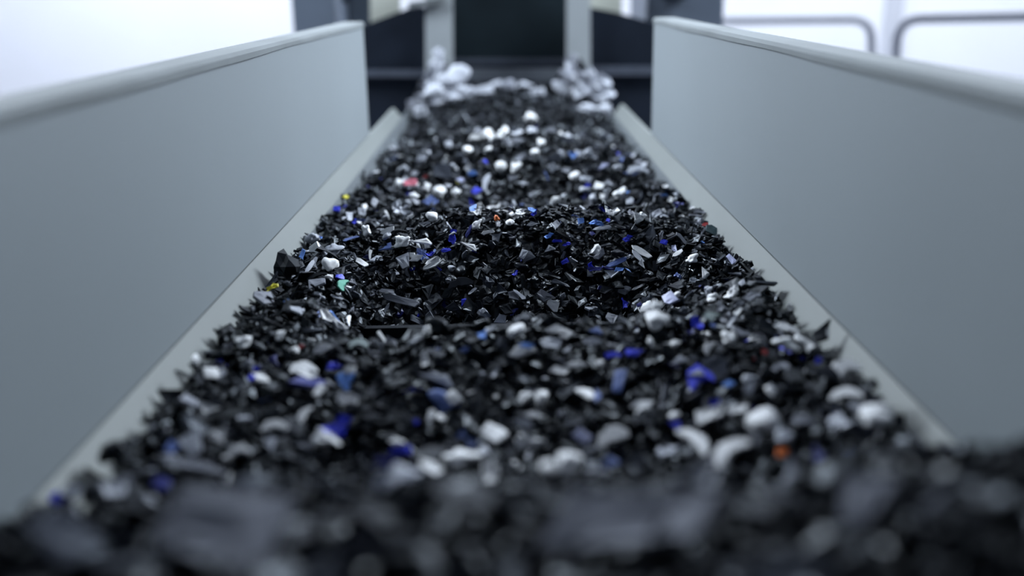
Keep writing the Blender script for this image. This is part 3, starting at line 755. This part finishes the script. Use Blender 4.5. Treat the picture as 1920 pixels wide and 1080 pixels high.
# ------------------------------------------------------------------ what shows: a coarse look from the camera, to choose the pieces that show largest
allp, ids = [], []
for i, p in enumerate(PIECES):
    q = SAMP[(p['kind'], p['idx'])] @ p['A'].T + p['pos']
    allp.append(q); ids.append(np.full(len(q), i))
allp = np.concatenate(allp); ids = np.concatenate(ids)
pr = proj(allp)
G = 4
gx, gy = (pr[:, 0] // G).astype(int), (pr[:, 1] // G).astype(int)
ok = (gx >= 0) & (gx < 1920 // G) & (gy >= 0) & (gy < 1080 // G) & (pr[:, 2] > .05)
cell = gy[ok] * (1920 // G) + gx[ok]; dep = pr[ok, 2]; idk = ids[ok]
order = np.lexsort((dep, cell)); first = np.unique(cell[order], return_index=True)[1]
seen = np.bincount(idk[order][first], minlength=len(PIECES))
print('hidden heroes', [tuple(proj(p['pos'])[:2].round()) for i, p in enumerate(PIECES) if p.get('hero') and seen[i] < 3])

# ------------------------------------------------------------------ words for each piece
ROWS = [(.45, 'in the nearest blurred heap'), (.58, 'low on the front slope'), (.67, 'on the face of the front mound'), (.79, 'on the crest of the front mound'), (.93, 'in the dip before the middle mound'),
        (1.01, 'low on the middle mound'), (1.065, 'high on the middle mound'), (1.17, 'on the crest of the middle mound'), (1.45, 'in the dip behind the middle mound'), (1.65, 'on the face of the back mound'), (1.88, 'on the crest of the back mound'), (9, 'on the far heap by the chute')]


def lateral(x, px):
    if x < -.185: return 'against the left skirt'
    if x > .185: return 'against the right skirt'
    if x < -.09: return 'well left'
    if x > .09: return 'well right'
    if x < -.03: return 'left of the middle'
    if x > .03: return 'right of the middle'
    return 'mid-trough'


def size_word(p):
    s = p['s']
    return 'tiny' if s < .0105 else 'small' if s < .015 else 'mid-sized' if s < .021 else 'large'


def words_for(p):
    row = next(t for lim, t in ROWS if p['pos'][1] < lim)
    return f"{size_word(p)} {p['col']} plastic {p['kind']} {row}, {lateral(p['pos'][0], 0)}"


MESHES = {}


def mesh_of(p, name):
    key = (p['kind'], p['idx'], p['col'])
    if key not in MESHES:
        v, f, sm = PROT[p['kind']][p['idx']]
        me = bpy.data.meshes.new(name); me.from_pydata(v.tolist(), [], f); me.update()
        if sm: me.polygons.foreach_set('use_smooth', [True] * len(me.polygons))
        me.materials.append(PM[p['col']]); MESHES[key] = me
    return MESHES[key]


fam = {}
for i, p in enumerate(PIECES):
    fam.setdefault(FAMILY[p['col']], []).append(i)
single, rest = [], {}
for fk, lst in fam.items():
    lst.sort(key=lambda i: -(seen[i] + (1e5 if PIECES[i].get('hero') else 0)))
    cap = 300
    for k, i in enumerate(lst):
        if PIECES[i].get('hero') and seen[i] == 0: continue          # lies buried
        if k < cap and (seen[i] >= 2 or PIECES[i].get('hero')): single.append(i)
        else: rest.setdefault(fk, []).append(i)
labels = {}
for i in single:
    p = PIECES[i]
    p['text'] = p['label'] or words_for(p)
    labels.setdefault(p['text'], []).append(i)
for t, lst in labels.items():                      # alike so far: say which landmark they lie by
    if len(lst) > 1:
        for i in lst:
            p = PIECES[i]['pos']
            best = min(((np.linalg.norm(p - q), sh, q) for sh, q, k in LANDMARKS if k != i), key=lambda b: b[0], default=None)
            if best and best[0] < .11:
                d = p - best[2]
                rel = ('left of' if d[0] < 0 else 'right of') if abs(d[0]) > abs(d[1]) else ('behind' if d[1] > 0 else 'before')
                pp = PIECES[i]
                PIECES[i]['text'] = f"{size_word(pp)} {pp['col']} plastic {pp['kind']} {'touching' if best[0] < .02 else 'close' if best[0] < .05 else 'further'} {rel if best[0] >= .02 else ''} the {best[1]}".replace('  ', ' ')
GROUP = {}
for i in single:
    p = PIECES[i]
    name = f"{FAMILY[p['col']]}_plastic_flake"
    o = bpy.data.objects.new(name, mesh_of(p, name)); COL.objects.link(o)
    sc = np.linalg.norm(p['A'], axis=0)
    Rm = p['A'] / sc
    o.rotation_mode = 'QUATERNION'
    o.rotation_quaternion = Matrix(Rm.tolist()).to_quaternion()
    o.scale = sc.tolist(); o.location = p['pos'].tolist()
    row = next(t for lim, t in ROWS if p['pos'][1] < lim)
    tag(o, p['text'], 'plastic flake', GROUP.setdefault(p['text'], f"{FAMILY[p['col']]} plastic flakes {row}"))
print('single', len(single), {k: sum(1 for i in single if FAMILY[PIECES[i]['col']] == k) for k in fam}, 'rest', {k: len(v) for k, v in rest.items()}, 'labels', len({PIECES[i]['text'] for i in single}))


def gather(name, lst):
    """All the pieces nobody would count, as one object."""
    cols = sorted({PIECES[i]['col'] for i in lst}); ci = {c: k for k, c in enumerate(cols)}
    V, loops, starts, totals, mi, sm = [], [], [], [], [], []
    nv = nl = 0
    for i in lst:
        p = PIECES[i]; v, f, s = PROT[p['kind']][p['idx']]
        V.append(v @ p['A'].T + p['pos'])
        for q in f:
            starts.append(nl); totals.append(len(q)); nl += len(q)
            loops.extend(a + nv for a in q)
        mi.extend([ci[p['col']]] * len(f)); sm.extend([s] * len(f)); nv += len(v)
    V = np.concatenate(V)
    me = bpy.data.meshes.new(name)
    me.vertices.add(nv); me.vertices.foreach_set('co', V.astype(np.float32).ravel())
    me.loops.add(nl); me.loops.foreach_set('vertex_index', np.array(loops, np.int32))
    me.polygons.add(len(starts)); me.polygons.foreach_set('loop_start', np.array(starts, np.int32)); me.polygons.foreach_set('loop_total', np.array(totals, np.int32))
    for c in cols: me.materials.append(PM[c])
    me.polygons.foreach_set('material_index', np.array(mi, np.int32)); me.polygons.foreach_set('use_smooth', np.array(sm, bool))
    me.update(calc_edges=True); me.validate()
    o = bpy.data.objects.new(name, me); COL.objects.link(o)
    return o


TXT = {'black': 'mass of small black plastic flakes filling the trough', 'grey': 'scattered smaller grey plastic flakes among the black ones', 'white': 'scattered smaller white and pale plastic flakes among the black ones',
       'blue': 'scattered tiny blue plastic flakes among the black ones'}
for fk, lst in rest.items():
    tag(gather(f'{fk}_plastic_shred', lst), TXT.get(fk, f'scattered tiny {fk} plastic flakes'), 'shredded plastic', kind='stuff')

# the core of the heap under the flakes
st = 2
xs_, ys2 = XX[::st, ::st], YY[::st, ::st]
zz = BASE[::st, ::st] + RNG.normal(0, .0012, xs_.shape) - .001
for sx, y0 in ((-1, 2.62), (1, 2.62)):
    bank = np.exp(-((xs_ - sx * .175) / .055) ** 2 - ((ys2 - y0 - .05) / .2) ** 2)
    zz = np.where(bank > .03, np.maximum(zz, ZC - .287 + .115 * bank), zz)
a, b = xs_.shape
V = np.stack([xs_, ys2, zz], -1).reshape(-1, 3)
I = np.arange(a * b).reshape(a, b)
Q = np.stack([I[:-1, :-1], I[1:, :-1], I[1:, 1:], I[:-1, 1:]], -1).reshape(-1, 4)
zz = np.maximum(zz, ZC - .383)
keep = ((zz >= (ZC - skirt_h(xs_)) + .0005) | (np.abs(xs_) < .193)) & (np.abs(xs_) < .248)
kq = keep.reshape(-1)[Q].all(1)
core = mesh('plastic_crumb_heap', V, Q[kq], PM['black'], None, False)
tag(core, 'black crumbs deep in the trough under the loose flakes', 'shredded plastic', kind='stuff')
